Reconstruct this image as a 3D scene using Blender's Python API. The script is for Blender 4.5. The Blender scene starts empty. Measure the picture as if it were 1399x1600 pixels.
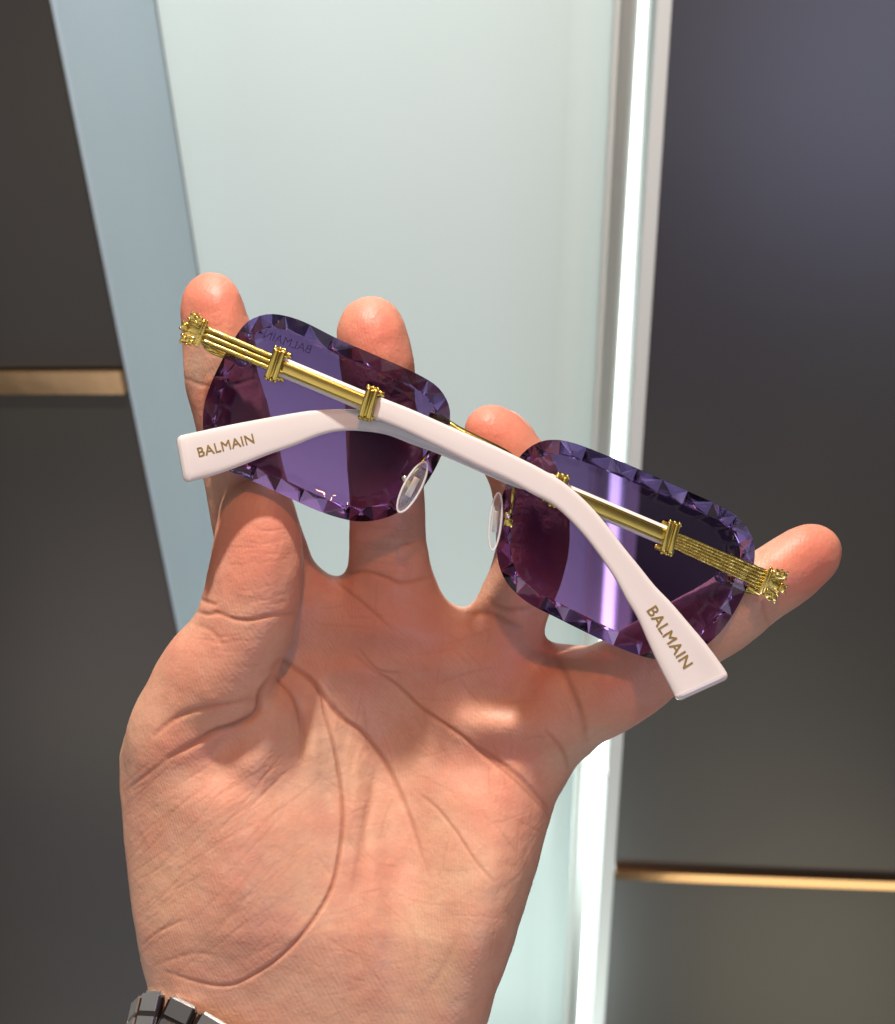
import bpy, bmesh, math, random
import numpy as np
from mathutils import Matrix, Vector
random.seed(4); np.random.seed(4)
scene = bpy.context.scene
COL = scene.collection

# ------------------------------------------------------------------ camera
F = 1600.0                      # focal length in photo pixels (36 mm lens, 36 mm long side)
def _n(v):
    v = np.array(v, float); return v / np.linalg.norm(v)
_Z = -_n((113, -2830, -1600)); _h = np.array((15950, 260, 1600.)); _X = _n(_h - _h.dot(_Z) * _Z); _Y = np.cross(_Z, _X)
ROT = np.array([_X, _Y, _Z])    # camera axes -> world axes
EYE = np.array((0.0, 0.0, 1.45))
S = 0.000153                    # metres per design unit at the glasses
def W(p):
    """design points (photo px, photo py, height z towards the viewer) -> world metres"""
    p = np.atleast_2d(np.asarray(p, float))
    d = (F - p[:, 2]) / F
    c = np.stack([(p[:, 0] - 700) * d, (800 - p[:, 1]) * d, p[:, 2] - F], 1) * S
    return c @ ROT.T + EYE
cam = bpy.data.cameras.new('camera'); camo = bpy.data.objects.new('camera', cam); COL.objects.link(camo)
M = Matrix.Identity(4)
for i in range(3):
    for j in range(3): M[i][j] = ROT[i, j]
    M[i][3] = EYE[i]
camo.matrix_world = M
cam.sensor_width = 36; cam.lens = 36; cam.clip_start = 0.01; cam.clip_end = 60
cam.dof.use_dof = True; cam.dof.focus_distance = F * S; cam.dof.aperture_fstop = 20
scene.camera = camo

# ------------------------------------------------------------------ world and lights
def nodes_of(idb):
    idb.use_nodes = True; nt = idb.node_tree; nt.nodes.clear(); return nt
world = bpy.data.worlds.new('World'); scene.world = world
nt = nodes_of(world); N = nt.nodes; L = nt.links
tc = N.new('ShaderNodeTexCoord'); no = N.new('ShaderNodeTexNoise'); no.inputs['Scale'].default_value = 2.6; no.inputs['Detail'].default_value = 1
cr = N.new('ShaderNodeValToRGB'); cr.color_ramp.elements[0].position = .42; cr.color_ramp.elements[0].color = (.8, .72, .70, 1)
cr.color_ramp.elements[1].position = .6; cr.color_ramp.elements[1].color = (1, .95, .9, 1)
bg = N.new('ShaderNodeBackground'); mr = N.new('ShaderNodeMapRange'); mr.inputs[1].default_value = .55; mr.inputs[2].default_value = .63; mr.inputs[3].default_value = .06; mr.inputs[4].default_value = .8; L.new(no.outputs['Fac'], mr.inputs[0]); L.new(mr.outputs[0], bg.inputs['Strength']); out = N.new('ShaderNodeOutputWorld')
L.new(tc.outputs['Generated'], no.inputs['Vector']); L.new(no.outputs['Fac'], cr.inputs['Fac']); L.new(cr.outputs['Color'], bg.inputs['Color']); L.new(bg.outputs[0], out.inputs[0])
HAND = W([(600, 1000, -120)])[0]
def area(name, loc, target, power, size, col, shape='DISK', size_y=None, spread=None):
    l = bpy.data.lights.new(name, 'AREA'); l.energy = power; l.size = size; l.color = col; l.shape = shape
    if size_y: l.shape = 'RECTANGLE'; l.size_y = size_y
    if spread: l.spread = math.radians(spread)
    o = bpy.data.objects.new(name, l); COL.objects.link(o); o.location = loc
    d = Vector(target) - Vector(loc); o.rotation_euler = d.to_track_quat('-Z', 'Y').to_euler(); return o
area('ceiling_spot_white', HAND + np.array((-.10, .12, 1.1)), HAND, 20.5, .06, (1, .94, .86))
area('ceiling_spot_warm', HAND + np.array((.12, -.42, 1.0)), HAND, 4.0, .05, (1, .38, .15))
area('fill_light', HAND + np.array((-.5, -1.4, .9)), HAND, 1.1, .7, (1, .88, .80))  # unseen fill lamp added behind the camera
area('niche_light', (-.15, .80, 2.1), (-.15, 1.1, .9), 2.6, .45, (.84, .93, 1.0), size_y=.12)
area('niche_light_low', (-.14, .50, -.25), (-.14, 1.14, .7), 5.6, .4, (.86, 1.0, .95), size_y=.2)
area('reflection_fill_cool', (1.0, -1.5, 1.1), (.4, .9, 1.2), 9.0, 1.0, (.62, .66, 1.0))  # unseen bluish disc added to reflect in the upper right panel, also fill
area('reflection_fill_tan', (1.3, -1.5, -2.6), (.4, .9, .3), 9.0, 1.4, (1.0, .88, .62))  # unseen tan disc, added for the lower right panel's reflection
area('reflection_fill_left', (-1.7, -1.5, -1.1), (-.6, .9, .7), 4.0, 1.0, (1.0, .88, .76))  # added behind the camera so the left panel has a soft reflection
scene.view_settings.view_transform = 'Standard'; scene.view_settings.look = 'None'; scene.view_settings.gamma = 1
scene.view_settings.exposure = 0
scene.render.engine = 'CYCLES'
scene.cycles.max_bounces = 12; scene.cycles.transparent_max_bounces = 24; scene.cycles.transmission_bounces = 10

# ------------------------------------------------------------------ materials
def mat(name, col=(.5, .5, .5), rough=.5, metal=0, coat=0, spec=.5, bump=None, var=None, trans=0, ior=1.45, emit=None):
    m = bpy.data.materials.new(name); nt = nodes_of(m); N = nt.nodes; L = nt.links
    b = N.new('ShaderNodeBsdfPrincipled'); o = N.new('ShaderNodeOutputMaterial'); L.new(b.outputs[0], o.inputs[0])
    b.inputs['Base Color'].default_value = (*col, 1); b.inputs['Roughness'].default_value = rough
    b.inputs['Metallic'].default_value = metal; b.inputs['Coat Weight'].default_value = coat; b.inputs['Coat Roughness'].default_value = .05
    b.inputs['Specular IOR Level'].default_value = spec; b.inputs['Transmission Weight'].default_value = trans; b.inputs['IOR'].default_value = ior
    tc = N.new('ShaderNodeTexCoord')
    if emit:
        b.inputs['Emission Color'].default_value = (*emit[0], 1); b.inputs['Emission Strength'].default_value = emit[1]
    if bump:                                   # (scale, strength, distance)
        n = N.new('ShaderNodeTexNoise'); n.inputs['Scale'].default_value = bump[0]; n.inputs['Detail'].default_value = 4
        k = N.new('ShaderNodeBump'); k.inputs['Strength'].default_value = bump[1]; k.inputs['Distance'].default_value = bump[2]
        L.new(tc.outputs['Object'], n.inputs['Vector']); L.new(n.outputs['Fac'], k.inputs['Height']); L.new(k.outputs[0], b.inputs['Normal'])
    if var:                                    # (scale, second colour)
        n = N.new('ShaderNodeTexNoise'); n.inputs['Scale'].default_value = var[0]; n.inputs['Detail'].default_value = 3
        r = N.new('ShaderNodeMapRange'); r.inputs[1].default_value = .35; r.inputs[2].default_value = .65
        x = N.new('ShaderNodeMix'); x.data_type = 'RGBA'; x.inputs[6].default_value = (*col, 1); x.inputs[7].default_value = (*var[1], 1)
        L.new(tc.outputs['Object'], n.inputs['Vector']); L.new(n.outputs['Fac'], r.inputs[0]); L.new(r.outputs[0], x.inputs[0]); L.new(x.outputs[2], b.inputs['Base Color'])
    return m
M_GOLD = mat('gold_metal', (.68, .54, .16), .2, 1, bump=(500, .08, .0002))
M_GOLDR = mat('gold_cast', (.76, .60, .19), .2, 1, bump=(1600, .3, .0003))
M_WHITE = mat('white_acetate', (.68, .655, .645), .12, coat=1, var=(60, (.67, .64, .63)))
M_PRINT = mat('gold_print', (.27, .19, .06), .35, .25)
def clear_mat():
    m = mat('clear_silicone', (.92, .92, .93), .08, coat=.6); nt = m.node_tree; N = nt.nodes; L = nt.links
    b = [n for n in N if n.type == 'BSDF_PRINCIPLED'][0]; o = [n for n in N if n.type == 'OUTPUT_MATERIAL'][0]
    t = N.new('ShaderNodeBsdfTransparent'); t.inputs[0].default_value = (.93, .94, .94, 1)
    lw = N.new('ShaderNodeLayerWeight'); lw.inputs[0].default_value = .35
    rr = N.new('ShaderNodeMapRange'); rr.inputs[3].default_value = .07; rr.inputs[4].default_value = .6; L.new(lw.outputs['Facing'], rr.inputs[0])
    x = N.new('ShaderNodeMixShader'); L.new(rr.outputs[0], x.inputs[0]); L.new(t.outputs[0], x.inputs[1]); L.new(b.outputs[0], x.inputs[2]); L.new(x.outputs[0], o.inputs[0]); return m
M_CLEAR = clear_mat()
M_RIM = clear_mat(); M_RIM.name = 'moulded_rim'; [n for n in M_RIM.node_tree.nodes if n.type == 'MAP_RANGE'][0].inputs[3].default_value = .45
M_STEEL = mat('polished_steel', (.80, .78, .77), .34, 1, bump=(500, .1, .0002))
M_STEELD = mat('dark_steel', (.16, .13, .12), .3, 1)
M_NAIL = mat('nail_surface', (.62, .37, .29), .3, coat=.2, bump=(900, .2, .0002))
M_PANEL = mat('dark_glossy_laminate', (.026, .022, .026), .34, spec=1.0, var=(2.0, (.036, .033, .027)), bump=(40, .03, .002))
M_TRIM = mat('polished_gold_strip', (.70, .46, .26), .14, 1, bump=(14, .12, .002))
M_BACK = mat('frosted_glass_panel', (.60, .695, .68), .28, spec=.4, var=(2.2, (.62, .715, .70)))
M_SIDE = mat('painted_side_board', (.45, .55, .61), .3, var=(3, (.42, .52, .59)), bump=(60, .04, .002))
M_ALU = mat('brushed_aluminium', (.62, .63, .61), .38, .7, bump=(200, .1, .0005))
M_ALUL = mat('pale_edge_lacquer', (.60, .62, .60), .45)
M_GAP = mat('dark_gap', (.12, .12, .115), .6)
M_LED = mat('led_diffuser', (.9, .95, .93), .5, emit=((.86, 1.0, .95), 4.0))

def lens_mats():
    """tinted lens: tint from dark violet at the top to lighter violet at the bottom, by height in the lens frame"""
    res = []
    for facet in (0, 1):
        m = bpy.data.materials.new('lens_facets' if facet else 'lens_tint'); nt = nodes_of(m); N = nt.nodes; L = nt.links
        at = N.new('ShaderNodeAttribute'); at.attribute_name = 'tint'
        r = N.new('ShaderNodeValToRGB')
        r.color_ramp.elements[0].color = (.40, .32, .53, 1); r.color_ramp.elements[1].color = (.65, .46, .75, 1)
        L.new(at.outputs['Fac'], r.inputs[0])
        t = N.new('ShaderNodeBsdfTransparent'); L.new(r.outputs[0], t.inputs[0])
        g = N.new('ShaderNodeBsdfGlossy'); g.inputs['Roughness'].default_value = .02; g.inputs['Color'].default_value = (1, .95, 1, 1) if facet else (.55, .52, .62, 1)
        f = N.new('ShaderNodeFresnel'); f.inputs['IOR'].default_value = 1.45
        body = t.outputs[0]
        if facet:
            rf = N.new('ShaderNodeBsdfRefraction'); rf.inputs['IOR'].default_value = 1.5; rf.inputs['Roughness'].default_value = .01; L.new(r.outputs[0], rf.inputs[0])
            mx = N.new('ShaderNodeMixShader'); mx.inputs[0].default_value = .88; L.new(t.outputs[0], mx.inputs[1]); L.new(rf.outputs[0], mx.inputs[2]); body = mx.outputs[0]
        ms = N.new('ShaderNodeMixShader'); L.new(f.outputs[0], ms.inputs[0]); L.new(body, ms.inputs[1]); L.new(g.outputs[0], ms.inputs[2])
        o = N.new('ShaderNodeOutputMaterial'); L.new(ms.outputs[0], o.inputs[0]); res.append(m)
    return res
M_LENS, M_FACET = lens_mats()

def skin_mat():
    m = bpy.data.materials.new('palm_skin'); nt = nodes_of(m); N = nt.nodes; L = nt.links
    b = N.new('ShaderNodeBsdfPrincipled'); o = N.new('ShaderNodeOutputMaterial'); L.new(b.outputs[0], o.inputs[0])
    tc = N.new('ShaderNodeTexCoord')
    def noise(sc, det=3, rough=.5):
        n = N.new('ShaderNodeTexNoise'); n.inputs['Scale'].default_value = sc; n.inputs['Detail'].default_value = det; n.inputs['Roughness'].default_value = rough
        L.new(tc.outputs['Object'], n.inputs['Vector']); return n.outputs['Fac']
    def rng(s, a, c, lo=0, hi=1):
        r = N.new('ShaderNodeMapRange'); r.inputs[1].default_value = a; r.inputs[2].default_value = c; r.inputs[3].default_value = lo; r.inputs[4].default_value = hi; L.new(s, r.inputs[0]); return r.outputs[0]
    def mix(f, a, c):
        x = N.new('ShaderNodeMix'); x.data_type = 'RGBA'
        if isinstance(a, tuple): x.inputs[6].default_value = (*a, 1)
        else: L.new(a, x.inputs[6])
        x.inputs[7].default_value = (*c, 1); L.new(f, x.inputs[0]); return x.outputs[2]
    c = mix(rng(noise(42), .35, .65), (.61, .385, .255), (.61, .305, .21))
    c = mix(rng(noise(160), .45, .8, 0, .45), c, (.68, .46, .33))
    c = mix(rng(noise(700, 5, .7), .4, .8, 0, .4), c, (.50, .26, .19))
    ar = N.new('ShaderNodeAttribute'); ar.attribute_name = 'redness_shade'
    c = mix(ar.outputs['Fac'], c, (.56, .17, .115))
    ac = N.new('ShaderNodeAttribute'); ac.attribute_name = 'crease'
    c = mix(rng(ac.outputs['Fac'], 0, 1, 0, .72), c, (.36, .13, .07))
    L.new(c, b.inputs['Base Color'])
    b.inputs['Roughness'].default_value = .46; b.inputs['Specular IOR Level'].default_value = .35
    b.inputs['Subsurface Weight'].default_value = .22; b.inputs['Subsurface Radius'].default_value = (1, .32, .16); b.inputs['Subsurface Scale'].default_value = .004
    # skin ridges: warped fine bands plus pores
    w = N.new('ShaderNodeTexWave'); w.inputs['Scale'].default_value = 420; w.inputs['Distortion'].default_value = 9; w.inputs['Detail'].default_value = 1; w.inputs['Detail Scale'].default_value = .12
    mp = N.new('ShaderNodeMapping'); mp.inputs['Rotation'].default_value = (.3, .5, .7); L.new(tc.outputs['Object'], mp.inputs['Vector']); L.new(mp.outputs[0], w.inputs['Vector'])
    k1 = N.new('ShaderNodeBump'); k1.inputs['Strength'].default_value = .07; k1.inputs['Distance'].default_value = .0003; L.new(w.outputs['Fac'], k1.inputs['Height'])
    v = N.new('ShaderNodeTexVoronoi'); v.feature = 'DISTANCE_TO_EDGE'; v.inputs['Scale'].default_value = 650; L.new(tc.outputs['Object'], v.inputs['Vector'])
    k2 = N.new('ShaderNodeBump'); k2.inputs['Strength'].default_value = .24; k2.inputs['Distance'].default_value = .0003; L.new(v.outputs[0], k2.inputs['Height']); L.new(k1.outputs[0], k2.inputs['Normal'])
    k3 = N.new('ShaderNodeBump'); k3.inputs['Strength'].default_value = .5; k3.inputs['Distance'].default_value = .0009; L.new(noise(170, 5, .6), k3.inputs['Height']); L.new(k2.outputs[0], k3.inputs['Normal'])
    L.new(k3.outputs[0], b.inputs['Normal'])
    return m
M_SKIN = skin_mat()

# ------------------------------------------------------------------ object helpers
def tag(o, label=None, cat=None, group=None, kind=None):
    if label: o['label'] = label
    if cat: o['category'] = cat
    if group: o['group'] = group
    if kind: o['kind'] = kind
    return o
def link(name, verts, faces, mats, parent=None, smooth=True, fmat=None, origin=None):
    """verts in world metres"""
    org = np.array(origin if origin is not None else (parent_origin(parent) if parent else np.mean(verts, 0)), float)
    me = bpy.data.meshes.new(name); me.from_pydata((np.asarray(verts) - org).tolist(), [], [list(map(int, f)) for f in faces])
    o = bpy.data.objects.new(name, me); COL.objects.link(o)
    for m in (mats if isinstance(mats, (list, tuple)) else [mats]): me.materials.append(m)
    me.polygons.foreach_set('use_smooth', [smooth] * len(me.polygons))
    if fmat is not None: me.polygons.foreach_set('material_index', fmat)
    me.update()
    if parent: o.parent = parent; o['_o'] = list(map(float, org))
    else: o.location = org; o['_o'] = list(map(float, org))
    return o
def parent_origin(p): return p['_o']
def empty(name, loc):
    o = bpy.data.objects.new(name, None); COL.objects.link(o); o.location = loc; o['_o'] = [float(x) for x in loc]; o.empty_display_size = .01; return o
class PB:
    """collects bevelled boxes, balls and tubes in design space, then links them as one mesh"""
    def __init__(s): s.bm = bmesh.new()
    def box(s, c, dims, ang=0, bev=1.5, tilt=0, seg=2):
        t = bmesh.new(); bmesh.ops.create_cube(t, size=1)
        bmesh.ops.scale(t, vec=dims, verts=t.verts)
        if bev: bmesh.ops.bevel(t, geom=list(t.edges), offset=bev, segments=seg, affect='EDGES', profile=.6)
        R = Matrix.Rotation(math.radians(ang), 3, 'Z') @ Matrix.Rotation(math.radians(tilt), 3, 'Y')
        bmesh.ops.transform(t, matrix=Matrix.Translation(c) @ R.to_4x4(), verts=t.verts); s.merge(t)
    def ball(s, c, r, sc=(1, 1, 1), ang=0, sub=3):
        t = bmesh.new(); bmesh.ops.create_icosphere(t, subdivisions=sub, radius=r)
        bmesh.ops.transform(t, matrix=Matrix.Translation(c) @ Matrix.Rotation(math.radians(ang), 4, 'Z') @ Matrix.Diagonal((*sc, 1)), verts=t.verts); s.merge(t)
    def tube(s, pts, r, seg=12):
        pts = np.array(pts, float); n = len(pts); t = bmesh.new(); rings = []
        rr = np.full(n, r, float) if np.isscalar(r) else np.array(r, float)
        for i in range(n):
            d = pts[min(i + 1, n - 1)] - pts[max(i - 1, 0)]; d /= np.linalg.norm(d)
            a = np.cross(d, (0, 0, 1.)); a = a / np.linalg.norm(a) if np.linalg.norm(a) > 1e-6 else np.array((1., 0, 0)); b = np.cross(d, a)
            rings.append([t.verts.new(pts[i] + rr[i] * (a * math.cos(q) + b * math.sin(q))) for q in np.linspace(0, 2 * math.pi, seg, endpoint=False)])
        for i in range(n - 1):
            for j in range(seg): t.faces.new((rings[i][j], rings[i][(j + 1) % seg], rings[i + 1][(j + 1) % seg], rings[i + 1][j]))
        t.faces.new(rings[0][::-1]); t.faces.new(rings[-1]); s.merge(t)
    def merge(s, t):
        bmesh.ops.recalc_face_normals(t, faces=t.faces)
        me = bpy.data.meshes.new('tmp'); t.to_mesh(me); t.free(); s.bm.from_mesh(me); bpy.data.meshes.remove(me)
    def build(s, name, m, parent=None, smooth=True, origin=None):
        v = W([tuple(q.co) for q in s.bm.verts]); s.bm.verts.index_update()
        f = [[q.index for q in p.verts][::-1] for p in s.bm.faces]; s.bm.free()
        o = link(name, v, f, m, parent, smooth, origin=origin)
        if smooth:
            try: o.data.set_sharp_from_angle(angle=math.radians(38))
            except Exception: pass
        return o
def spline(P, n, closed=False):
    P = np.array(P, float); m = len(P); out = []
    segs = m if closed else m - 1
    for s in np.linspace(0, segs, n, endpoint=not closed):
        i = min(int(s), segs - 1); t = s - i
        g = (lambda k: P[k % m]) if closed else (lambda k: P[min(max(k, 0), m - 1)])
        a, b, c, d = g(i - 1), g(i), g(i + 1), g(i + 2)
        out.append(.5 * ((2 * b) + (c - a) * t + (2 * a - 5 * b + 4 * c - d) * t * t + (3 * b - a - 3 * c + d) * t ** 3))
    return np.array(out)
def even(P, n, closed=True):
    Q = np.vstack([P, P[:1]]) if closed else P
    d = np.r_[0, np.cumsum(np.linalg.norm(np.diff(Q, axis=0), axis=1))]
    s = np.linspace(0, d[-1], n, endpoint=not closed)
    return np.stack([np.interp(s, d, Q[:, k]) for k in range(Q.shape[1])], 1)

# ------------------------------------------------------------------ the wall behind: dark panels, gold strips, lit niche
DW = .90
def hit(px, py, Yd):
    r = ROT @ np.array((px - 700, 800 - py, -F)); return EYE + r / r[1] * Yd
def wbox(name, x0, x1, y0, y1, z0, z1, m, parent=None, bev=.001):
    bm = bmesh.new(); bmesh.ops.create_cube(bm, size=1)
    bmesh.ops.scale(bm, vec=(x1 - x0, y1 - y0, z1 - z0), verts=bm.verts)
    if bev: bmesh.ops.bevel(bm, geom=list(bm.edges), offset=bev, segments=2, affect='EDGES')
    bmesh.ops.translate(bm, vec=((x0 + x1) / 2, (y0 + y1) / 2, (z0 + z1) / 2), verts=bm.verts)
    bmesh.ops.recalc_face_normals(bm, faces=bm.faces)
    bm.verts.index_update(); v = [tuple(q.co) for q in bm.verts]; f = [[q.index for q in p.verts] for p in bm.faces]; bm.free()
    return link(name, v, f, m, parent, smooth=False, origin=None if parent else (x0, y0, z0))
XL, XR = -.437 * DW, .113 * DW
TOP, BOT = 2.6, -.3
zL1, zL0 = 1.45 - .393 * DW, 1.45 - .4215 * DW
zR1, zR0 = 1.45 - 1.125 * DW, 1.45 - 1.1445 * DW
tag(wbox('wall_panel', -1.9, XL - .004, DW, DW + .3, zL1, TOP, M_PANEL), 'dark glossy panel above the gold strip at the left', 'wall panel', 'dark wall panels')
tag(wbox('wall_panel', -1.9, XL - .004, DW, DW + .3, BOT, zL0, M_PANEL), 'dark glossy panel below the gold strip at the left', 'wall panel', 'dark wall panels')
tag(wbox('wall_panel', XR, 1.9, DW, DW + .3, zR1, TOP, M_PANEL), 'tall dark glossy panel above the gold strip at the right', 'wall panel', 'dark wall panels')
tag(wbox('wall_panel', XR, 1.9, DW, DW + .3, BOT, zR0, M_PANEL), 'dark glossy panel below the gold strip at the right', 'wall panel', 'dark wall panels')
tag(wbox('trim_strip', -1.9, XL - .0045, DW - .008, DW + .3, zL0 + .0005, zL1 - .0005, M_TRIM), 'polished gold strip between the dark panels left of the hand', 'trim strip', 'gold trim strips')
tag(wbox('trim_strip', XR + .0005, 1.9, DW - .008, DW + .3, zR0 + .0005, zR1 - .0005, M_TRIM), 'polished gold strip between the dark panels at lower right', 'trim strip', 'gold trim strips')
niche = empty('display_niche', (-.15, DW * 1.27, BOT)); tag(niche, 'tall recessed pale green niche of frosted glass behind the hand', 'display niche')
YB = DW * 1.274
wbox('back_panel', XL + .0005, XR + .02, YB, YB + .02, BOT, TOP, M_BACK, niche, 0)
wbox('side_panel', XL - .0035, XL, DW - .001, YB - .001, BOT, TOP, M_SIDE, niche, .002)
def strip(name, a0, a1, b0, b1, Yf, Yb, m, parent):
    """upright bar whose front face runs from photo columns a0..a1 in the top row to b0..b1 in the bottom row"""
    def ext(pa, pb, z):
        A = hit(pa, 0, Yf); B = hit(pb, 1600, Yf); t = (z - A[2]) / (B[2] - A[2]); return A[0] + (B[0] - A[0]) * t
    v = []
    for z in (BOT, TOP):
        x0, x1 = ext(a0, b0, z), ext(a1, b1, z)
        v += [(x0, Yf, z), (x1, Yf, z), (x1, Yb, z), (x0, Yb, z)]
    f = [(0, 1, 2, 3), (4, 7, 6, 5), (0, 4, 5, 1), (1, 5, 6, 2), (2, 6, 7, 3), (3, 7, 4, 0)]
    return link(name, v, f, m, parent, smooth=False)
Y1 = YB - .035
def cove():
    v = []; f = []; n = 14
    for k in range(n + 1):
        q = k / n * math.pi / 2; y = YB - .001 - (YB - .002 - Y1) * (1 - math.cos(q))
        t = math.sin(q); pa, pb = 893 + (962 - 893) * t, 826 + (882 - 826) * t
        for z in (BOT, TOP):
            A = hit(pa, 0, YB); B = hit(pb, 1600, YB); u = (z - A[2]) / (B[2] - A[2]); v.append((A[0] + (B[0] - A[0]) * u, y, z))
    for k in range(n): a = 2 * k; f.append((a, a + 2, a + 3, a + 1))
    return link('curved_corner', v, f, M_BACK, niche)
cove()
lamp = empty('strip_light', (XR - .01, Y1, BOT)); tag(lamp, 'tall glowing white light strip in a grey metal channel at the right of the niche', 'strip light')
strip('channel', 960, 1003, 880, 905, Y1, YB - .001, M_ALU, lamp)
strip('channel_lip', 962, 971, 882, 888, Y1 - .006, Y1 - .0005, M_ALUL, lamp)
strip('channel_lip', 991, 999, 899, 903.5, Y1 - .004, Y1 - .0005, M_ALU, lamp)
strip('diffuser', 1002, 1019, 904.5, 921, Y1 - .008, Y1 + .02, M_LED, lamp)
strip('channel', 1021.5, 1030, 924.5, 930, Y1 - .003, Y1 + .02, M_GAP, lamp)
strip('edge_lip', 1029, 1051, 927, 944.5, DW - .002, DW + .012, M_ALUL, niche)

# ------------------------------------------------------------------ the hand: implicit body, meshed with surface nets
H0 = np.array((140., 396., -370.)); VX = 4.0
H1 = np.array((1340., 1960., 30.))
dim = ((H1 - H0) / VX).astype(int) + 1
gx = H0[0] + VX * np.arange(dim[0], dtype=np.float32); gy = H0[1] + VX * np.arange(dim[1], dtype=np.float32); gz = H0[2] + VX * np.arange(dim[2], dtype=np.float32)
def smin(a, b, k):
    h = np.maximum(k - np.abs(a - b), 0) / k
    return np.minimum(a, b) - h * h * k * .25
PALM = [(232, 1545), (226, 1590), (226, 1650), (232, 1750), (240, 2100), (690, 2100), (712, 1750), (738, 1650), (762, 1600), (776, 1550), (802, 1480), (832, 1385), (858, 1290), (868, 1255),
        (895, 1205), (918, 1160), (935, 1110), (925, 1040), (890, 1016), (850, 1008), (810, 1000), (760, 972), (730, 960), (712, 948), (690, 935), (670, 918), (630, 908), (590, 908),
        (545, 912), (520, 904), (497, 898), (460, 900), (420, 930), (370, 1000), (300, 1050), (235, 1100), (198, 1145), (188, 1180), (189, 1240), (194, 1300), (200, 1360), (208, 1430), (220, 1500)]
def inside_dist(P, X, Y):
    P = np.array(P, float); n = len(P); d = np.full(X.shape, 1e9); ins = np.zeros(X.shape, bool)
    for i in range(n):
        a = P[i]; b = P[(i + 1) % n]; e = b - a
        t = np.clip(((X - a[0]) * e[0] + (Y - a[1]) * e[1]) / e.dot(e), 0, 1)
        d = np.minimum(d, np.hypot(X - a[0] - t * e[0], Y - a[1] - t * e[1]))
        if a[1] != b[1]:
            c = ((a[1] > Y) != (b[1] > Y)) & (X < (b[0] - a[0]) * (Y - a[1]) / (b[1] - a[1]) + a[0]); ins ^= c
    return np.where(ins, d, -d)
BUMPS = [(360, 1340, 120, 170, 62), (310, 1240, 80, 70, 32), (448, 1135, 24, 60, 26), (492, 1150, 18, 75, 20), (555, 1230, 20, 90, 12), (760, 1400, 75, 190, 38), (800, 1135, 90, 34, 34), (870, 1110, 40, 60, 14),
         (600, 985, 60, 28, 16), (690, 1040, 90, 22, 10), (560, 1050, 50, 20, 10), (610, 1190, 60, 110, -32), (640, 1330, 40, 120, -16), (480, 1000, 60, 60, -12), (560, 1500, 160, 120, 16), (585, 1400, 16, 120, 8), (735, 1190, 60, 40, -8)]
def zc_of(X, Y):
    z = np.full(X.shape, -226.) + 46 * np.clip((Y - 1140) / 320, 0, 1) + 62 * np.clip((1150 - Y) / 260, 0, 1) ** 1.3
    for bx, by, sx, sy, a in BUMPS: z = z + a * np.exp(-((X - bx) / sx) ** 2 - ((Y - by) / sy) ** 2)
    return z
X2, Y2 = np.meshgrid(gx, gy, indexing='ij')
din = inside_dist(PALM, X2, Y2); zc = zc_of(X2, Y2)
R_, H_ = 78.0, 84.0
q1 = np.maximum(R_ - din, 0)[:, :, None].astype(np.float32)
q2 = np.maximum(np.abs(gz[None, None, :] - zc[:, :, None]) - (H_ - R_), 0).astype(np.float32)
FLD = np.sqrt(q1 * q1 + q2 * q2) - R_
FLD = np.where((q1 <= 0) & (q2 <= 0), -R_, FLD).astype(np.float32)
def chain(F0, pts, k=16.0, sub=7):
    """pts: (x, y, z, r); smooth chain of round segments; F0 is updated by smooth union"""
    P = spline(pts, (len(pts) - 1) * sub + 1)
    D = None
    lo = (P[:, :3] - P[:, 3:4]).min(0) - 40; hi = (P[:, :3] + P[:, 3:4]).max(0) + 40
    i0 = np.clip(((lo - H0) / VX).astype(int), 0, dim); i1 = np.clip(((hi - H0) / VX).astype(int) + 1, 0, dim)
    sl = tuple(slice(a, b) for a, b in zip(i0, i1))
    xs = gx[sl[0]][:, None, None]; ys = gy[sl[1]][None, :, None]; zs = gz[sl[2]][None, None, :]
    for a, b in zip(P[:-1], P[1:]):
        e = b[:3] - a[:3]; l2 = float(e.dot(e)) + 1e-6
        t = np.clip(((xs - a[0]) * e[0] + (ys - a[1]) * e[1] + (zs - a[2]) * e[2]) / np.float32(l2), 0, 1).astype(np.float32)
        d = np.sqrt((xs - a[0] - t * e[0]) ** 2 + (ys - a[1] - t * e[1]) ** 2 + (zs - a[2] - t * e[2]) ** 2) - (a[3] + t * (b[3] - a[3]))
        D = d.astype(np.float32) if D is None else np.minimum(D, d.astype(np.float32))
    F0[sl] = smin(F0[sl], D, np.float32(k))
INDEX = [(331, 470, -74, 45), (333, 484, -73, 50), (343, 540, -76, 57), (347, 590, -80, 58), (360, 640, -88, 59), (374, 700, -106, 62), (386, 760, -124, 65), (408, 850, -148, 68), (438, 940, -172, 72)]
MIDDLE = [(580, 512, -72, 46), (582, 522, -70, 55), (590, 570, -72, 58), (594, 620, -80, 55), (601, 690, -94, 60), (604, 750, -108, 59), (606, 800, -124, 59), (607, 850, -132, 61), (612, 920, -158, 66), (620, 1000, -190, 60)]
RING = [(764, 672, -66, 36), (772, 678, -64, 45), (795, 705, -68, 50), (818, 745, -78, 54), (832, 800, -96, 57), (834, 850, -116, 56), (822, 900, -130, 56), (800, 955, -152, 58), (775, 1020, -186, 60)]
PINKY = [(1275, 862, -66, 42), (1262, 870, -64, 50), (1225, 896, -66, 55), (1180, 926, -72, 56), (1130, 962, -84, 59), (1080, 992, -98, 61), (1020, 1032, -118, 66), (960, 1070, -138, 72), (890, 1100, -172, 78)]
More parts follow.
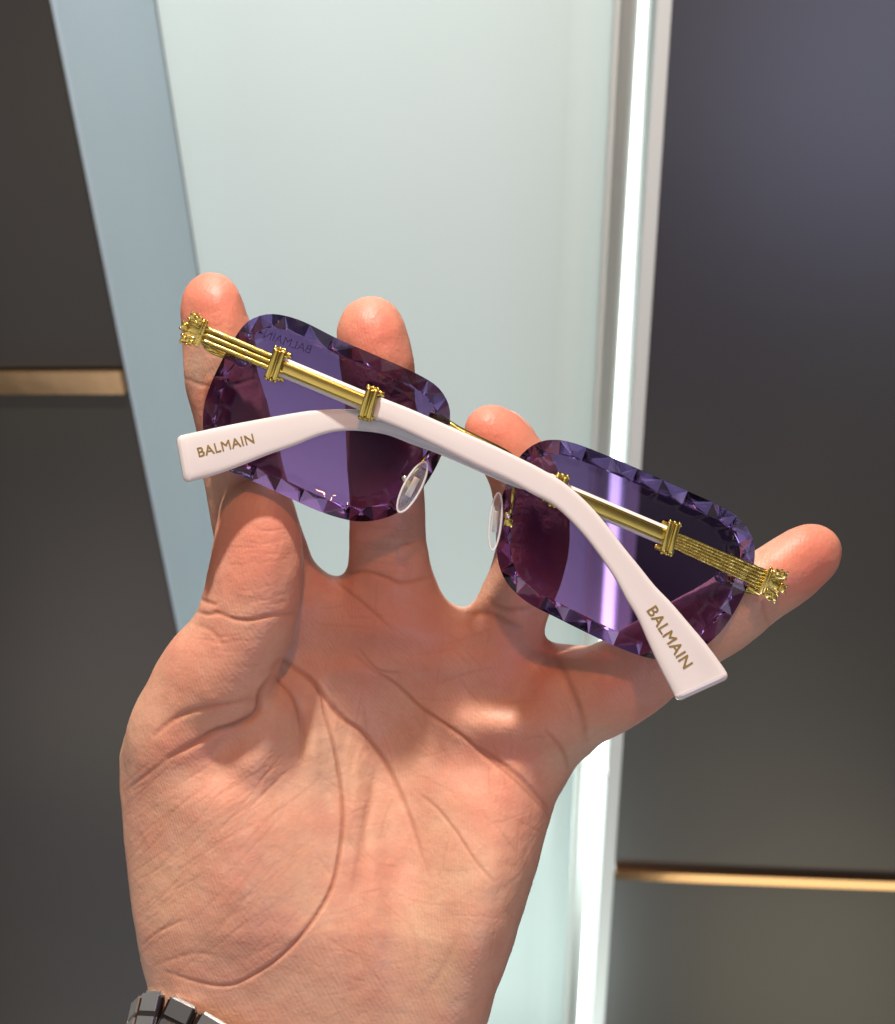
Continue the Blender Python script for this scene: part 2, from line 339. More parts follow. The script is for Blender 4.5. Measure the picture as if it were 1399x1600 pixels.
THUMB = [(402, 795, -70, 52), (403, 806, -68, 60), (404, 850, -66, 69), (400, 895, -68, 74), (392, 945, -74, 76), (372, 1000, -84, 77), (338, 1055, -106, 80), (302, 1110, -126, 84), (283, 1165, -140, 86), (292, 1240, -152, 80), (300, 1320, -172, 78), (320, 1410, -196, 80)]
for ch, k in ((INDEX, 34), (MIDDLE, 40), (RING, 40), (PINKY, 44)): chain(FLD, ch, k)
chain(FLD, THUMB[:7], 9)
chain(FLD, THUMB[6:], 34)
chain(FLD, [(455, 1030, -205, 22), (478, 1062, -178, 24), (496, 1100, -160, 26), (510, 1150, -152, 28), (512, 1210, -156, 28)], 16)      # folds of the thumb web
chain(FLD, [(432, 1045, -185, 26), (430, 1085, -142, 34), (412, 1125, -124, 46), (385, 1190, -128, 58)], 26)

def surface_nets(Fv):
    nx, ny, nz = Fv.shape; S_ = Fv < 0
    cid = lambda i, j, k: (i * ny + j) * nz + k
    acc_c = []; acc_p = []; quads = []
    for ax in range(3):
        sa = [slice(None)] * 3; sb = [slice(None)] * 3; sa[ax] = slice(0, -1); sb[ax] = slice(1, None)
        cr_ = S_[tuple(sa)] != S_[tuple(sb)]
        I = np.argwhere(cr_); 
        ok = np.ones(len(I), bool)
        for b in range(3):
            if b != ax: ok &= I[:, b] > 0
        I = I[ok]; J = I.copy(); J[:, ax] += 1
        f0 = Fv[I[:, 0], I[:, 1], I[:, 2]]; f1 = Fv[J[:, 0], J[:, 1], J[:, 2]]
        t = f0 / (f0 - f1); P = I.astype(np.float64); P[:, ax] += t
        b, c = [(1, 2), (2, 0), (0, 1)][ax]; ids = []
        for db, dc in ((0, 0), (1, 0), (1, 1), (0, 1)):
            K = I.copy(); K[:, b] -= db; K[:, c] -= dc; q = cid(K[:, 0], K[:, 1], K[:, 2]); ids.append(q); acc_c.append(q); acc_p.append(P)
        Q = np.stack(ids, 1); fl = f0 > 0; Q[fl] = Q[fl][:, ::-1]; quads.append(Q)
    C_ = np.concatenate(acc_c); P = np.concatenate(acc_p)
    u, inv = np.unique(C_, return_inverse=True); cnt = np.bincount(inv)
    V = np.stack([np.bincount(inv, P[:, k]) / cnt for k in range(3)], 1)
    Q = np.searchsorted(u, np.concatenate(quads)); return V, Q
V, Q = surface_nets(FLD); V = H0 + V * VX
# relax the lattice pattern a little
def relax(V, Q, it):
    E = np.concatenate([Q[:, [0, 1]], Q[:, [1, 2]], Q[:, [2, 3]], Q[:, [3, 0]]]); n = len(V)
    deg = np.bincount(E.ravel(), minlength=n)[:, None]
    for _ in range(it):
        s = np.stack([np.bincount(E[:, 0], V[E[:, 1], k], n) + np.bincount(E[:, 1], V[E[:, 0], k], n) for k in range(3)], 1)
        V = V + .6 * (s / deg - V)
    return V
V = relax(V, Q, 3)
me = bpy.data.meshes.new('hand_base'); me.from_pydata(V.tolist(), [], Q.tolist())
tmp = bpy.data.objects.new('tmp', me); COL.objects.link(tmp); md = tmp.modifiers.new('s', 'SUBSURF'); md.levels = 1; md.render_levels = 1
me2 = bpy.data.meshes.new_from_object(tmp.evaluated_get(bpy.context.evaluated_depsgraph_get())); bpy.data.objects.remove(tmp)
nv = len(me2.vertices); V = np.empty(nv * 3); me2.vertices.foreach_get('co', V); V = V.reshape(-1, 3)
NR = np.empty(nv * 3); me2.vertices.foreach_get('normal', NR); NR = NR.reshape(-1, 3)
if np.mean(NR[V[:, 2] > -60][:, 2]) < 0: NR = -NR; me2.flip_normals()
front = np.clip(NR[:, 2] * 1.6 + .3, 0, 1)
crease = np.zeros(nv); disp = np.zeros(nv)
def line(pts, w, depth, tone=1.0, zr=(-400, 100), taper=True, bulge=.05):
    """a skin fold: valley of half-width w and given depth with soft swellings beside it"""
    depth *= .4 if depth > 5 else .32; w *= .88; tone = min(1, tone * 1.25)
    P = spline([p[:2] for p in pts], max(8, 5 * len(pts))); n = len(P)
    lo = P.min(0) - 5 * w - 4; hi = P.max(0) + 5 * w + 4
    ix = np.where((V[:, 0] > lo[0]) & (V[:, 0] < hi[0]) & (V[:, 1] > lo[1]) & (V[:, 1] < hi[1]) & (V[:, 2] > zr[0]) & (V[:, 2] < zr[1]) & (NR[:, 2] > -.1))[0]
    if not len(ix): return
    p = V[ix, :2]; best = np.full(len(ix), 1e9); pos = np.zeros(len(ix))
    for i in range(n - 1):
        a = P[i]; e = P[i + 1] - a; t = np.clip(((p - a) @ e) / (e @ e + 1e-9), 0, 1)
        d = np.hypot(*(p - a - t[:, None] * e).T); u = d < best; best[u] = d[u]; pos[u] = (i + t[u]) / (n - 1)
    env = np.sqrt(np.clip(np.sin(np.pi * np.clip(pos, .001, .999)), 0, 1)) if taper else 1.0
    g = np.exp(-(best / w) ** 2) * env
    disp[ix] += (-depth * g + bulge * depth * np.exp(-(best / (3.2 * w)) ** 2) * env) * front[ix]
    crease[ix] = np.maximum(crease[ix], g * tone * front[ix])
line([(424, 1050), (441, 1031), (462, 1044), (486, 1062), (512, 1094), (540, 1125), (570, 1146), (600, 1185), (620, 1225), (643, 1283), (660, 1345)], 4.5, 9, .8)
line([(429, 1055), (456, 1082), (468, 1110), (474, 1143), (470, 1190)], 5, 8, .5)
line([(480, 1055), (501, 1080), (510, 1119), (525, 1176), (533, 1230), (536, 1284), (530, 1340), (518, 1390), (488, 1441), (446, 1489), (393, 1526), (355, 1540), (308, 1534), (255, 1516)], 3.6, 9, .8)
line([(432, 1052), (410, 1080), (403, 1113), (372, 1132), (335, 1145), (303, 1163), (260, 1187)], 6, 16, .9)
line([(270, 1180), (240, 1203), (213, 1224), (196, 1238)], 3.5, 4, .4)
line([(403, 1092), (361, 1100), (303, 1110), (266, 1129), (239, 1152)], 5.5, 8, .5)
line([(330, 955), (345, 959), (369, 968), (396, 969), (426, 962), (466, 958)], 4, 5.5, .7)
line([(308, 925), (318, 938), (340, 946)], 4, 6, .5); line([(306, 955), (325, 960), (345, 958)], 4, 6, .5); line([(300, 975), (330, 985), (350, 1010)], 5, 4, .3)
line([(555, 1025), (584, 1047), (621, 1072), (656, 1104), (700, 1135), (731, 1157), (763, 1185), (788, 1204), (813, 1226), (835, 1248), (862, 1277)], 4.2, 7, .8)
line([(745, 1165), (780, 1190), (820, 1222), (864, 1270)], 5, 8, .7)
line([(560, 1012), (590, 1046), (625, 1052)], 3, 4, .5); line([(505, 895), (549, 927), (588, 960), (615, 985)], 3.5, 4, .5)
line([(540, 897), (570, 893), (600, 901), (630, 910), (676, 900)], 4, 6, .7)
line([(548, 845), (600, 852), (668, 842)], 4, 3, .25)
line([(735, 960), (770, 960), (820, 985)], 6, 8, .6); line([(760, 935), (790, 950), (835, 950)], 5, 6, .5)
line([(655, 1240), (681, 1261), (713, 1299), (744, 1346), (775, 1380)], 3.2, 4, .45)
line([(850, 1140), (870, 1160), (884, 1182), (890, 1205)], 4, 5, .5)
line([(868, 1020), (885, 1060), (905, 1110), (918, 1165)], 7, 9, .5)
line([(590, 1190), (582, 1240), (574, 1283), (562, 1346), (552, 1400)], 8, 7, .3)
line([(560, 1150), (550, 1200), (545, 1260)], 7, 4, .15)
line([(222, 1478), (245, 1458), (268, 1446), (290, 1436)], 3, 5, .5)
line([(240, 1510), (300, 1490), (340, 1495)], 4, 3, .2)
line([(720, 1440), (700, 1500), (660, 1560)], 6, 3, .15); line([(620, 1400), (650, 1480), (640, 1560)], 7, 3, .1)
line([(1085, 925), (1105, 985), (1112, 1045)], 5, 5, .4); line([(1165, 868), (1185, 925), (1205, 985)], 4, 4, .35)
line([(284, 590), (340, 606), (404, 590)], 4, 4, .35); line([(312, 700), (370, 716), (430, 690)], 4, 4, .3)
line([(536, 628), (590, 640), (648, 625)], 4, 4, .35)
rs = np.random.RandomState(7)
for i in range(80):                              # fine slanting lines over the thumb mound
    u = rs.rand(); v = rs.rand(); x = 215 + 250 * u; y = 1200 + 300 * v; l = rs.uniform(25, 75); a = math.radians(rs.uniform(-52, -28))
    line([(x - l * math.cos(a), y - l * math.sin(a)), (x + rs.uniform(-3, 3), y + rs.uniform(-3, 3)), (x + l * math.cos(a), y + l * math.sin(a))], rs.uniform(1.7, 2.8), rs.uniform(.5, 1.5), rs.uniform(.1, .28), bulge=0)
for i in range(90):                              # fine lines over the rest of the palm
    x = rs.uniform(500, 840); y = rs.uniform(930, 1560); l = rs.uniform(15, 55); a = math.radians(rs.choice([rs.uniform(20, 60), rs.uniform(70, 110), rs.uniform(-20, 10)]))
    line([(x - l * math.cos(a), y - l * math.sin(a)), (x + rs.uniform(-4, 4), y + rs.uniform(-4, 4)), (x + l * math.cos(a), y + l * math.sin(a))], rs.uniform(1.6, 2.6), rs.uniform(.4, 1.3), rs.uniform(.08, .25), bulge=0)
for i in range(55):                              # thumb and finger wrinkles
    cx, cy, hw = [(400, 850, 60), (392, 930, 68), (360, 1010, 70), (606, 850, 50), (606, 880, 55)][i % 5]
    y = cy + rs.uniform(-35, 35); x = cx + rs.uniform(-25, 25); l = rs.uniform(18, hw * .7)
    line([(x - l, y - rs.uniform(-3, 6)), (x, y + 3), (x + l, y - rs.uniform(-3, 6))], 2, rs.uniform(.5, 1.2), rs.uniform(.08, .22), bulge=0)
from mathutils import noise as mn
lowf = np.array([mn.noise((p[0] / 60, p[1] / 60, p[2] / 60)) + .5 * mn.noise((p[0] / 24, p[1] / 24, p[2] / 24 + 9)) for p in V]) if nv < 900000 else np.zeros(nv)
disp += 1.6 * lowf
V = V + NR * disp[:, None]
red_shade = np.zeros(nv)  # fingertip redness; the upper-palm spots also carry shade put into the colour
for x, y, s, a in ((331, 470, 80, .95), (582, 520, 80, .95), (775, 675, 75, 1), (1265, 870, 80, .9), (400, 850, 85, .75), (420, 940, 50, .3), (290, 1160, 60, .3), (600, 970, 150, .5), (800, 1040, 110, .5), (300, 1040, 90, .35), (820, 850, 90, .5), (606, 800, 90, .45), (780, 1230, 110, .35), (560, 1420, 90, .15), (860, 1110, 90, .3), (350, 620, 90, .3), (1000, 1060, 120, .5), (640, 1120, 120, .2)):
    red_shade = np.maximum(red_shade, a * np.exp(-((V[:, 0] - x) ** 2 + (V[:, 1] - y) ** 2) / s ** 2))
red_shade = np.clip(red_shade + .12 * lowf, 0, 1)
Wv = W(V); org = W([(480, 1900, -200)])[0]
me2.vertices.foreach_set('co', (Wv - org).ravel()); me2.name = 'person'
for nm, arr in (('crease', crease), ('redness_shade', red_shade)):
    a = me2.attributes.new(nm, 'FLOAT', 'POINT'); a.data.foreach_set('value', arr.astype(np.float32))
me2.flip_normals()
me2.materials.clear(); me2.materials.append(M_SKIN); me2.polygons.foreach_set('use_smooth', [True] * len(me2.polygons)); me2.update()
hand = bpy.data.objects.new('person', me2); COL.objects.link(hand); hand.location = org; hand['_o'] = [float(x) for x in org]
tag(hand, 'open left hand and wrist of a person, palm up, holding the sunglasses on its fingertips', 'person')
def nail(c, r, sc, ang, tilt=0):
    b = PB(); t = bmesh.new(); bmesh.ops.create_icosphere(t, subdivisions=4, radius=r)
    bmesh.ops.transform(t, matrix=Matrix.Translation(c) @ Matrix.Rotation(math.radians(ang), 4, 'Z') @ Matrix.Rotation(math.radians(tilt), 4, 'X') @ Matrix.Diagonal((*sc, 1)), verts=t.verts); b.merge(t)
    return b.build('fingernail', M_NAIL, hand)
nail((816, 663, -80), 30, (1, .3, .85), 44)
nail((588, 484, -100), 30, (.8, .75, .35), 0, 60)

# ------------------------------------------------------------------ the sunglasses
gorg = W([(740, 720, 0)])[0]
gl = empty('sunglasses', gorg); tag(gl, 'rimless violet sunglasses with faceted lenses and white and gold temples, held in the hand', 'sunglasses')
LEFT = [(318, 668), (320, 632), (331, 598), (348, 562), (366, 530), (386, 504), (412, 492), (440, 492), (476, 503), (530, 530), (590, 556), (650, 583), (684, 604), (701, 630), (704, 656), (698, 690), (684, 726), (662, 762), (634, 793), (604, 809), (566, 815), (530, 809), (490, 795), (440, 772), (390, 749), (350, 731), (326, 708)]
RIGHT = [(776, 850), (777, 815), (784, 780), (796, 745), (814, 712), (840, 692), (868, 687), (900, 693), (950, 712), (1010, 738), (1070, 765), (1125, 790), (1158, 812), (1176, 840), (1180, 872), (1170, 912), (1152, 950), (1126, 988), (1092, 1016), (1056, 1030), (1018, 1029), (970, 1013), (920, 990), (870, 965), (826, 942), (796, 915), (781, 885)]
def lens(outline, seed):
    rs = np.random.RandomState(seed); NI = 108
    O = even(spline(outline, 400, True), NI); c = O.mean(0)
    d = np.roll(O, -2, 0) - np.roll(O, 2, 0); nrm = np.stack([-d[:, 1], d[:, 0]], 1); nrm /= np.linalg.norm(nrm, axis=1)[:, None]
    if ((O + nrm - c) ** 2).sum() > ((O - c) ** 2).sum(): nrm = -nrm
    wd = 22.5
    I = O + nrm * wd
    I = (I + np.roll(I, 1, 0) + np.roll(I, -1, 0)) / 3
    span = 190.0
    zf = lambda p: 9 * (((p - c) ** 2).sum(-1)) / span ** 2
    V = []; Fc = []; fm = []
    for side in (1, -1):
        base = len(V); th = 6.5 * side
        R = 7; rings = []
        V.append((*c, zf(c) + th)); 
        for r in range(1, R + 1):
            p = c + (I - c) * r / R; rings.append(len(V)); V += [(*q, zf(q) + th) for q in p]
        fl = side < 0
        def add(f, m): Fc.append(f[::-1] if fl else f); fm.append(m)
        for j in range(NI):
            k = (j + 1) % NI; add([base, rings[0] + j, rings[0] + k], 0)
            for r in range(R - 1): add([rings[r] + j, rings[r + 1] + j, rings[r + 1] + k, rings[r] + k], 0)
        # facets: three inner steps per cut; peaks of the cut near the inner line, valleys near the outline
        ro = len(V); 
        V += [(*(O[j]), zf(O[j]) + 1.6 * side) for j in range(NI)]
        last = rings[-1]; j = 0
        while j < NI:
            st = min(4, NI - j); a, b = j, (j + st) % NI
            if NI - (j + st) < 3: st = NI - j; b = 0
            mid = (j + (st // 2 if (j // 4) % 2 else st // 2 - 1)) % NI; t = .10 + rs.uniform(0, .14)
            pm = I[mid] * (1 - t) + O[mid] * t; vm = len(V); V.append((*pm, zf(pm) + side * rs.uniform(9, 15)))
            ring = [last + (a + s) % NI for s in range(st + 1)]; oring = [ro + (a + s) % NI for s in range(st + 1)]
            # deepest point of the cut at the seam between neighbouring facets
            for s in range(st): add([vm, ring[s + 1], ring[s]][::-1] if False else [ring[s], vm, ring[s + 1]], 1)
            for s in range(st): add([oring[s], oring[s + 1], vm], 1)
            add([ring[0], oring[0], vm], 1); add([vm, oring[-1], ring[-1]], 1)
            j += st
    V = np.array(V)
    per = 1 + 7 * NI
    # thin edge wall
    lo_f = per; n_side = None
    return V, Fc, fm, NI
def make_lens(outline, seed):
    V, Fc, fm, NI = lens(outline, seed)
    # find outline rings on both sides to close the rim
    per = 1 + 7 * NI; ra = per
    half = [i for i in range(len(V)) if False]
    # the second side starts at the next centre vertex: search for it
    cen = V[0][:2]; second = [i for i in range(1, len(V)) if abs(V[i][0] - cen[0]) < 1e-6 and abs(V[i][1] - cen[1]) < 1e-6][0]
    rb = second + per
    for j in range(NI):
        k = (j + 1) % NI; Fc.append([ra + j, rb + j, rb + k, ra + k]); fm.append(1)
    o = link('lens', W(V), Fc, [M_LENS, M_FACET], gl, smooth=False, fmat=fm)
    c = V[:, :2].mean(0); up = np.array((.39, -.92)); t = ((V[:, :2] - c) @ -up) / 270 + .5
    a = o.data.attributes.new('tint', 'FLOAT', 'POINT'); a.data.foreach_set('value', np.clip(t, 0, 1).astype(np.float32))
    bm = bmesh.new(); bm.from_mesh(o.data); bmesh.ops.recalc_face_normals(bm, faces=bm.faces)
    for f in bm.faces: f.smooth = f.material_index == 0
    bm.to_mesh(o.data); bm.free(); return o
lensL = make_lens(LEFT, 3); lensR = make_lens(RIGHT, 8)
lensL['label'] = 'violet lens with faint engraved lettering near its upper edge'

def text(s, center, size, ang, z, mat_, parent, mirror=False, name='lettering', depth=.8, spacing=1.0, arc=0, off=0, surf=None, bold=0):
    cu = bpy.data.curves.new('t', 'FONT'); cu.body = s; cu.size = 1; cu.align_x = 'CENTER'; cu.align_y = 'CENTER'; cu.extrude = .03; cu.space_character = spacing; cu.offset = off; cu.resolution_u = 4
    to = bpy.data.objects.new('t', cu); COL.objects.link(to)
    m = bpy.data.meshes.new_from_object(to.evaluated_get(bpy.context.evaluated_depsgraph_get())); bpy.data.objects.remove(to)
    v = np.array([tuple(p.co) for p in m.vertices]); f = [list(p.vertices) for p in m.polygons]; bpy.data.meshes.remove(m)
    if mirror: v[:, 0] = -v[:, 0]
    if bold:
        nv_ = len(v); v = np.vstack([v + np.array((dx, dy, dz)) for dx, dy, dz in ((0, 0, 0), (bold, 0, .004), (0, bold, .008), (bold, bold, .012))]); f = [[q + k * nv_ for q in p] for k in range(4) for p in f]
    a = math.radians(ang); x = v[:, 0] * size; y = -v[:, 1] * size + arc * (v[:, 0] ** 2) * size
    P = np.stack([center[0] + x * math.cos(a) - y * math.sin(a), center[1] + x * math.sin(a) + y * math.cos(a), z + v[:, 2] / .03 * depth], 1)
    if surf is not None:
        C0, Zt = surf
        for q in P: q[2] += Zt[np.argmin(((C0 - q[:2]) ** 2).sum(1))] + .15 - z
    return link(name, W(P), f, mat_, parent, smooth=False)
SURF = {}
M_ENG = mat('lens_engraving', (.20, .18, .34), .4); _nt = M_ENG.node_tree
_t = _nt.nodes.new('ShaderNodeBsdfTransparent'); _x = _nt.nodes.new('ShaderNodeMixShader'); _x.inputs[0].default_value = .35
_nt.links.new(_t.outputs[0], _x.inputs[1]); _nt.links.new([n for n in _nt.nodes if n.type == 'BSDF_PRINCIPLED'][0].outputs[0], _x.inputs[2]); _nt.links.new(_x.outputs[0], [n for n in _nt.nodes if n.type == 'OUTPUT_MATERIAL'][0].inputs[0])
text('BALMAIN', (450, 535), 19, 19, 8.0, M_ENG, lensL, mirror=True, depth=.3)

def ribbon(name, pairs, zs, th, m, parent, n=120, capr=(9, 9), seg=28, ex=.42):
    A = spline([p[0] for p in pairs], n); B = spline([p[1] for p in pairs], n); Zs = np.interp(np.linspace(0, 1, n), np.linspace(0, 1, len(zs)), zs)
    V = []; rings = []
    C0 = (A + B) / 2; T = np.gradient(C0, axis=0); T /= np.linalg.norm(T, axis=1)[:, None]
    st = []
    for q in np.linspace(0, math.pi / 2, 6)[:-1]: st.append((0, -capr[0] * math.cos(q), math.sin(q), capr[0]))
    st += [(i, 0, 1, 0) for i in range(n)]
    for q in np.linspace(math.pi / 2, 0, 6)[1:]: st.append((n - 1, capr[1] * math.cos(q), math.sin(q), capr[1]))
    for i, off, s, cr_ in st:
        c = C0[i] + T[i] * off; u = (A[i] - B[i]) / 2; hw = np.linalg.norm(u); u = u / hw
        w_ = hw - cr_ * (1 - s); tz = th - min(cr_, th * .8) * (1 - s)
        r = []
        for q in np.linspace(0, 2 * math.pi, seg, endpoint=False):
            cx = math.copysign(abs(math.cos(q)) ** ex, math.cos(q)); sx = math.copysign(abs(math.sin(q)) ** ex, math.sin(q))
            p = c + u * w_ * cx; r.append(len(V)); V.append((p[0], p[1], Zs[i] + tz * sx))
        rings.append(r)
    Fc = []
    for a, b in zip(rings[:-1], rings[1:]):
        for j in range(seg): Fc.append([a[j], a[(j + 1) % seg], b[(j + 1) % seg], b[j]])
    Fc.append(rings[0][::-1]); Fc.append(rings[-1])
    o = link(name, W(V), Fc, m, parent)
    bm = bmesh.new(); bm.from_mesh(o.data); bmesh.ops.recalc_face_normals(bm, faces=bm.faces); bm.to_mesh(o.data); bm.free()
    SURF[o.name] = (C0, Zs + th)
    return o
PA = [((597, 621), (588, 655)), ((645, 640), (632, 673)), ((704, 666), (690, 701)), ((761, 691), (746, 729)), ((812, 715), (796, 752)), ((851, 735), (832, 772)), ((886, 757), (864, 789)),
      ((919, 786), (892, 814)), ((948, 819), (918, 843)), ((974, 853), (942, 875)), ((1000, 885), (962, 905)), ((1025, 916), (980, 938)), ((1050, 942), (996, 965)), ((1080, 977), (1013, 1003)), ((1106, 1008), (1029, 1038)), ((1131, 1042), (1050, 1079)), ((1137, 1052), (1055, 1089))]
PBp = [((885, 750), (873, 784)), ((850, 735), (838, 770)), ((820, 724), (807, 762)), ((790, 712), (778, 750)), ((740, 690), (727, 727)), ((698, 672), (684, 709)), ((655, 656), (645, 695)), ((612, 646), (606, 680)),
       ((570, 640), (566, 674)), ((530, 639), (532, 674)), ((490, 641), (500, 681)), ((444, 648), (460, 697)), ((400, 656), (420, 711)), ((358, 664), (380, 727)), ((320, 672), (342, 741)), ((292, 678), (306, 751)), ((284, 680), (297, 753))]
tA = ribbon('temple', PA, [44, 47, 48, 50, 52, 54, 56], 9.5, M_WHITE, gl)
tB = ribbon('temple', PBp, [20, 20, 20, 22, 26, 30], 9.0, M_WHITE, gl)
text('BALMAIN', (1046, 996), 25.5, 57.5, 65.6, M_PRINT, tA, depth=.3, spacing=1.06, surf=SURF[tA.name], bold=.022)
text('BALMAIN', (353.5, 697), 21.5, -14.5, 38.6, M_PRINT, tB, depth=.3, spacing=1.04, surf=SURF[tB.name], bold=.022)

def gold_front(parent, hinge, c1, c2, zh, z1, z2, w1, w2, ribs, hollow_dir, cl):
    """ribbed bar hinge->c1, white core with gold plate c1->c2, two clamps, carved hinge"""
    hinge, c1, c2 = map(np.array, (hinge, c1, c2)); 
    def seg(a, b): d = b - a; l = np.linalg.norm(d); return d / l, l, math.degrees(math.atan2(d[1], d[0]))
    d, l, ang = seg(hinge, c1); nrm = np.array((-d[1], d[0]))
    b = PB(); m = (hinge + c1) / 2; zm = (zh + z1) / 2
    b.box((*m, zm - 2), (l, (w1 + w2) / 2 - 3, 12), ang, 2)
    rw = ((w1 + w2) / 2) / ribs
    for k in range(ribs):
        o = (k - (ribs - 1) / 2) * rw; pts = []
        for t in np.linspace(0, 1, 26):
            p = hinge + d * l * t + nrm * o * (w1 + (w2 - w1) * t) / ((w1 + w2) / 2); jit = random.uniform(-.35, .35) if ribs > 3 else random.uniform(-.12, .12)
            pts.append((p[0], p[1], zh + (z1 - zh) * t + 6.6 + jit))
        b.tube(pts, [rw * .5 + (random.uniform(-.5, .4) if ribs > 3 else random.uniform(-.25, .2)) for _ in pts], 10)
    b.build('ribbed_bar', M_GOLDR if ribs > 3 else M_GOLD, parent)
    d2, l2, a2 = seg(c1, c2); m2 = (c1 + c2) / 2; n2 = np.array((-d2[1], d2[0]))
    b = PB(); pts = [(*(c1 + d2 * l2 * t), z1 + (z2 - z1) * t) for t in np.linspace(0, 1, 12)]
    b2 = ribbon('white_core', [((p[0] - n2[0] * 15.5, p[1] - n2[1] * 15.5), (p[0] + n2[0] * 15.5, p[1] + n2[1] * 15.5)) for p in pts], [z1, z2], 9, M_WHITE, parent, n=20, capr=(1, 1), ex=.7)
    for off, w_, hz in ((0, 21, 6),):
        V_ = [(p[0], p[1], p[2] + 7) for p in pts]
        A_ = [((p[0] - n2[0] * w_ / 2, p[1] - n2[1] * w_ / 2), (p[0] + n2[0] * w_ / 2, p[1] + n2[1] * w_ / 2)) for p in pts]
        ribbon('gold_plate', A_, [z1 + 7, z2 + 7], 5, M_GOLD, parent, n=20, capr=(1, 1), ex=.55)
    for cc, zz, a_ in ((c1, z1, cl[0]), (c2, z2, cl[1])):
        b = PB(); ca, sa = math.cos(math.radians(a_)), math.sin(math.radians(a_))
        def loc(u, v, dz): return (cc[0] + u * ca - v * sa, cc[1] + u * sa + v * ca, zz + dz)
        b.box(loc(0, 0, 3), (21, 44, 26), a_, 2.5)
        for u in (-6, 5.5): b.box(loc(u, 0, 17), (8.5, 48, 9), a_, 3, seg=3)
        b.box(loc(0, 0, 15), (2.5, 42, 6), a_, .8)
        for v in (-24, 24):
            b.box(loc(0, v, 9), (22, 6, 14), a_, 2.2)
            for u in (-7.5, 0, 7.5): b.ball(loc(u, v * 1.05, 15), 3.4, sub=2)
        # hook behind that grips the temple
        b.box(loc(13 * hollow_dir, -19, -3), (16, 9, 12), a_, 3); b.box(loc(13 * hollow_dir, 19, -3), (16, 9, 12), a_, 3)
        b.build('clamp', M_GOLD, parent)
    # carved hinge end
    a_ = ang; ca, sa = math.cos(math.radians(a_)), math.sin(math.radians(a_)); b = PB(); rr = random.Random(5)
    def loc(u, v, dz): return (hinge[0] - u * ca + v * sa, hinge[1] - u * sa - v * ca, zh + dz)     # u outward from the temple
    b.box(loc(0, 0, 4), (7, 46, 22), a_, 2.4); b.box(loc(4, 0, 8), (4, 38, 16), a_, 1.5)
    b.box(loc(13, 0, -3), (26, 44, 9), a_, 2.5)
    for sg in (1, -1):
        b.box(loc(15, sg * 16, 3), (20, 13, 18), a_ + sg * 12, 3.5, seg=3)
        b.box(loc(23, sg * 19, 8), (9, 11, 13), a_ - sg * 15, 2.2); b.box(loc(11, sg * 20, 9), (8, 9, 12), a_, 2); b.box(loc(17, sg * 13, 11), (14, 4, 5), a_ + sg * 14, 1.2); b.ball(loc(27, sg * 14, 12), 3)
        b.box(loc(26, sg * 25, 7), (5, 4, 9), a_ + 30, 1.2); b.box(loc(17, sg * 25, 8), (5, 4, 8), a_ - 20, 1.2)
    b.box(loc(16, 0, -4), (22, 13, 12), a_, 2); b.box(loc(29, 0, 1), (10, 15, 14), a_, 2.4); b.box(loc(31, 0, 8), (6, 9, 5), a_ + 10, 1.4)
    b.ball(loc(34, -5, 6), 2.6, sub=2); b.ball(loc(34, 5, 6), 2.6, sub=2)
    b.build('carved_hinge', M_GOLDR, parent)
gold_front(tA, (316, 521), (431, 569), (577, 630), 22, 28, 42, 29, 27, 3, 1, (18, 16))
gold_front(tB, (1197, 907), (1049, 841), (874, 767), 20, 21, 20, 33, 26, 6, -1, (16, 16))
# bridge between the lenses, end pieces, nose pads
b = PB(); b.tube(spline([(668, 628, 4), (690, 640, 14), (715, 655, 22), (750, 672, 23), (785, 690, 20), (812, 712, 12), (828, 726, 4)], 40)[:, :3] + np.array((6, 18, -12)), 5.5, 14)
b.ball((680, 655, -2), 9); b.ball((827, 738, -2), 9); b.build('bridge', M_GOLD, gl)
for pts, sc, tgt in (([(316, 530, 8), (330, 545, 2), (348, 553, 0), (372, 562, 2)], (378, 564), 1), ([(1196, 912, 8), (1180, 922, 2), (1160, 918, 0), (1135, 905, 2)], (1128, 902), 2)):
    b = PB(); b.tube(spline(pts, 16), [6.5] * 16, 12); b.box((*pts[1][:2], pts[1][2] + 2), (22, 9, 9), 24, 2); b.build('end_piece', M_GOLD, gl)
    b = PB(); b.ball((sc[0], sc[1], 6), 9, (1.3, 1, .55), 20); b.ball((sc[0], sc[1], 10), 4.5, (1, 1, .5)); b.ball((sc[0] + 14, sc[1] + 6, 7), 3, sub=2); b.build('screw', M_STEEL, gl)
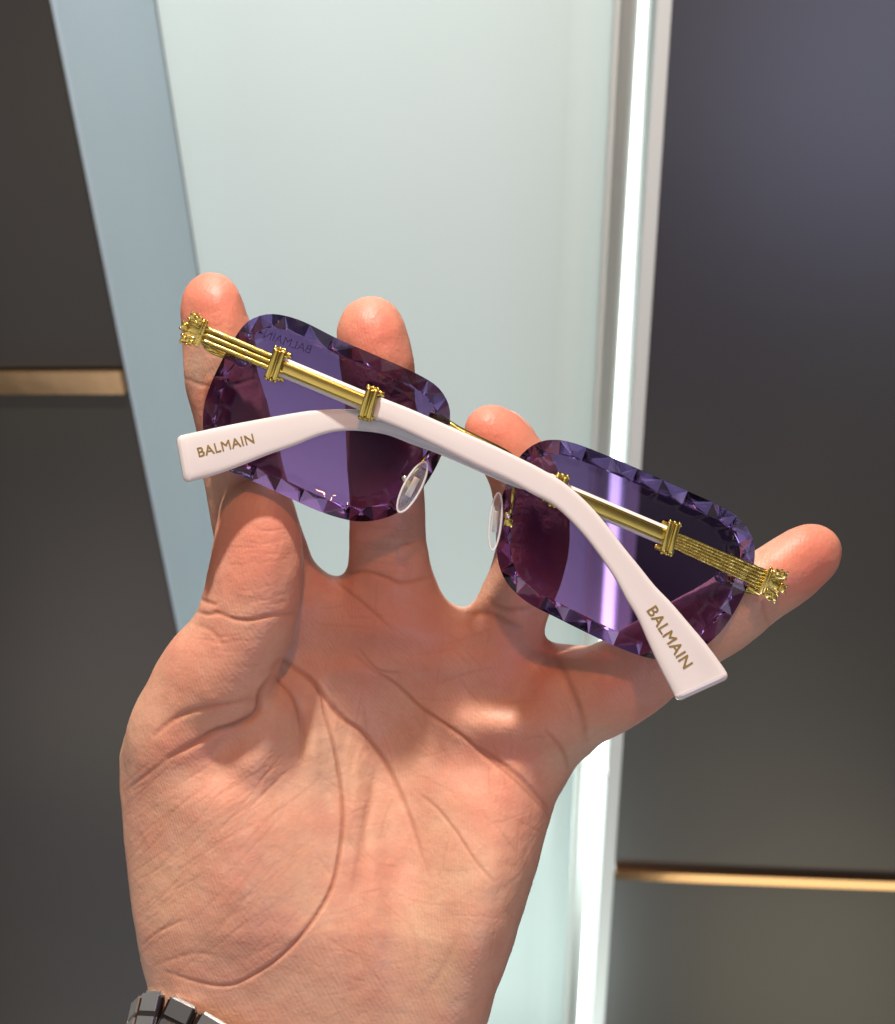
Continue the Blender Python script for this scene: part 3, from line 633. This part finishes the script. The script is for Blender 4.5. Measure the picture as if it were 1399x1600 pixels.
def pad(c, a, ln, wd, arm, ballp, boxa):
    p = PB(); p.ball((*c, 26), 1, (ln / 2, wd / 2, 9.5), a, 4)
    t = p.build('nose_pad', M_CLEAR, gl)
    q = PB(); ca, sa = math.cos(math.radians(a)), math.sin(math.radians(a)); pts = []
    for w_ in np.linspace(0, 2 * math.pi, 49): u, v = math.cos(w_) * (ln / 2 - 2), math.sin(w_) * (wd / 2 - 2); pts.append((c[0] + u * ca - v * sa, c[1] + u * sa + v * ca, 33))
    q.tube(pts, 1.6, 8); q.build('rim', M_RIM, t)
    q = PB(); q.box((*c, 24), (ln * .36, wd * .34, 3), a, 1); q.build('metal_insert', M_STEEL, t)
    b = PB(); b.tube(spline(arm, 20), 3.2, 10); b.ball((*ballp, 14), 7.0, (1, 1, 1)); b.box((*boxa, 12), (14, 13, 11), 8, 2); s = b.build('nose_pad_arm', M_GOLD, gl)
    b = PB(); b.ball((*ballp, 20), 4.6, (1, 1, .6)); b.build('screw', M_STEEL, s)
pad((645, 761), -62, 92, 30, [(680, 694, 2), (668, 712, 12), (654, 730, 18), (640, 744, 16)], (633, 747), (638, 757))
pad((775, 815), -84, 94, 22, [(806, 740, 4), (803, 765, 14), (801, 785, 16), (798, 802, 15)], (794, 806), (795, 817))
tag(gl)

# ------------------------------------------------------------------ the wristwatch bracelet at the bottom left
wo = W([(260, 1620, -60)])[0]
wt = empty('wristwatch', wo); tag(wt, 'polished dark steel bracelet of a wristwatch on the wrist, lower left', 'wristwatch')
arc = spline([(214, 1690, -330), (196, 1660, -280), (196, 1630, -215), (212, 1606, -150), (243, 1605, -100), (290, 1628, -74), (350, 1664, -62), (420, 1700, -56), (500, 1730, -54), (580, 1745, -60)], 200)
arc = even(arc, 13, False)
vd = np.array((-.30, .95, 0.0))                    # across the band
for i in range(len(arc) - 1):
    a, c = arc[i], arc[i + 1]; m = (a + c) / 2; d = c - a; l = np.linalg.norm(d); d /= l
    up = np.cross(d, vd); up /= np.linalg.norm(up); v2 = np.cross(up, d)
    if up[2] < 0 and i > 3: up = -up
    Rm = Matrix((tuple(d), tuple(v2), tuple(up))).transposed().to_4x4()
    for nm, cols, hh, mt, lf in (('link', ((-39, 38), (0, 42), (39, 38)), 15, M_STEEL, .97), ('hinge_pin', ((0, 104),), 9, M_STEELD, 1.02)):
        p = PB()
        for off, w_ in cols:
            t = bmesh.new(); bmesh.ops.create_cube(t, size=1); bmesh.ops.scale(t, vec=(l * lf, w_, hh + (2 if off == 0 else 0)), verts=t.verts)
            bmesh.ops.bevel(t, geom=list(t.edges), offset=5 if nm == 'link' else 3, segments=4, affect='EDGES')
            bmesh.ops.transform(t, matrix=Matrix.Translation(m + v2 * off) @ Rm, verts=t.verts); p.merge(t)
        p.build(nm, mt, wt)

for o in bpy.data.objects:
    if '_o' in o.keys(): del o['_o']
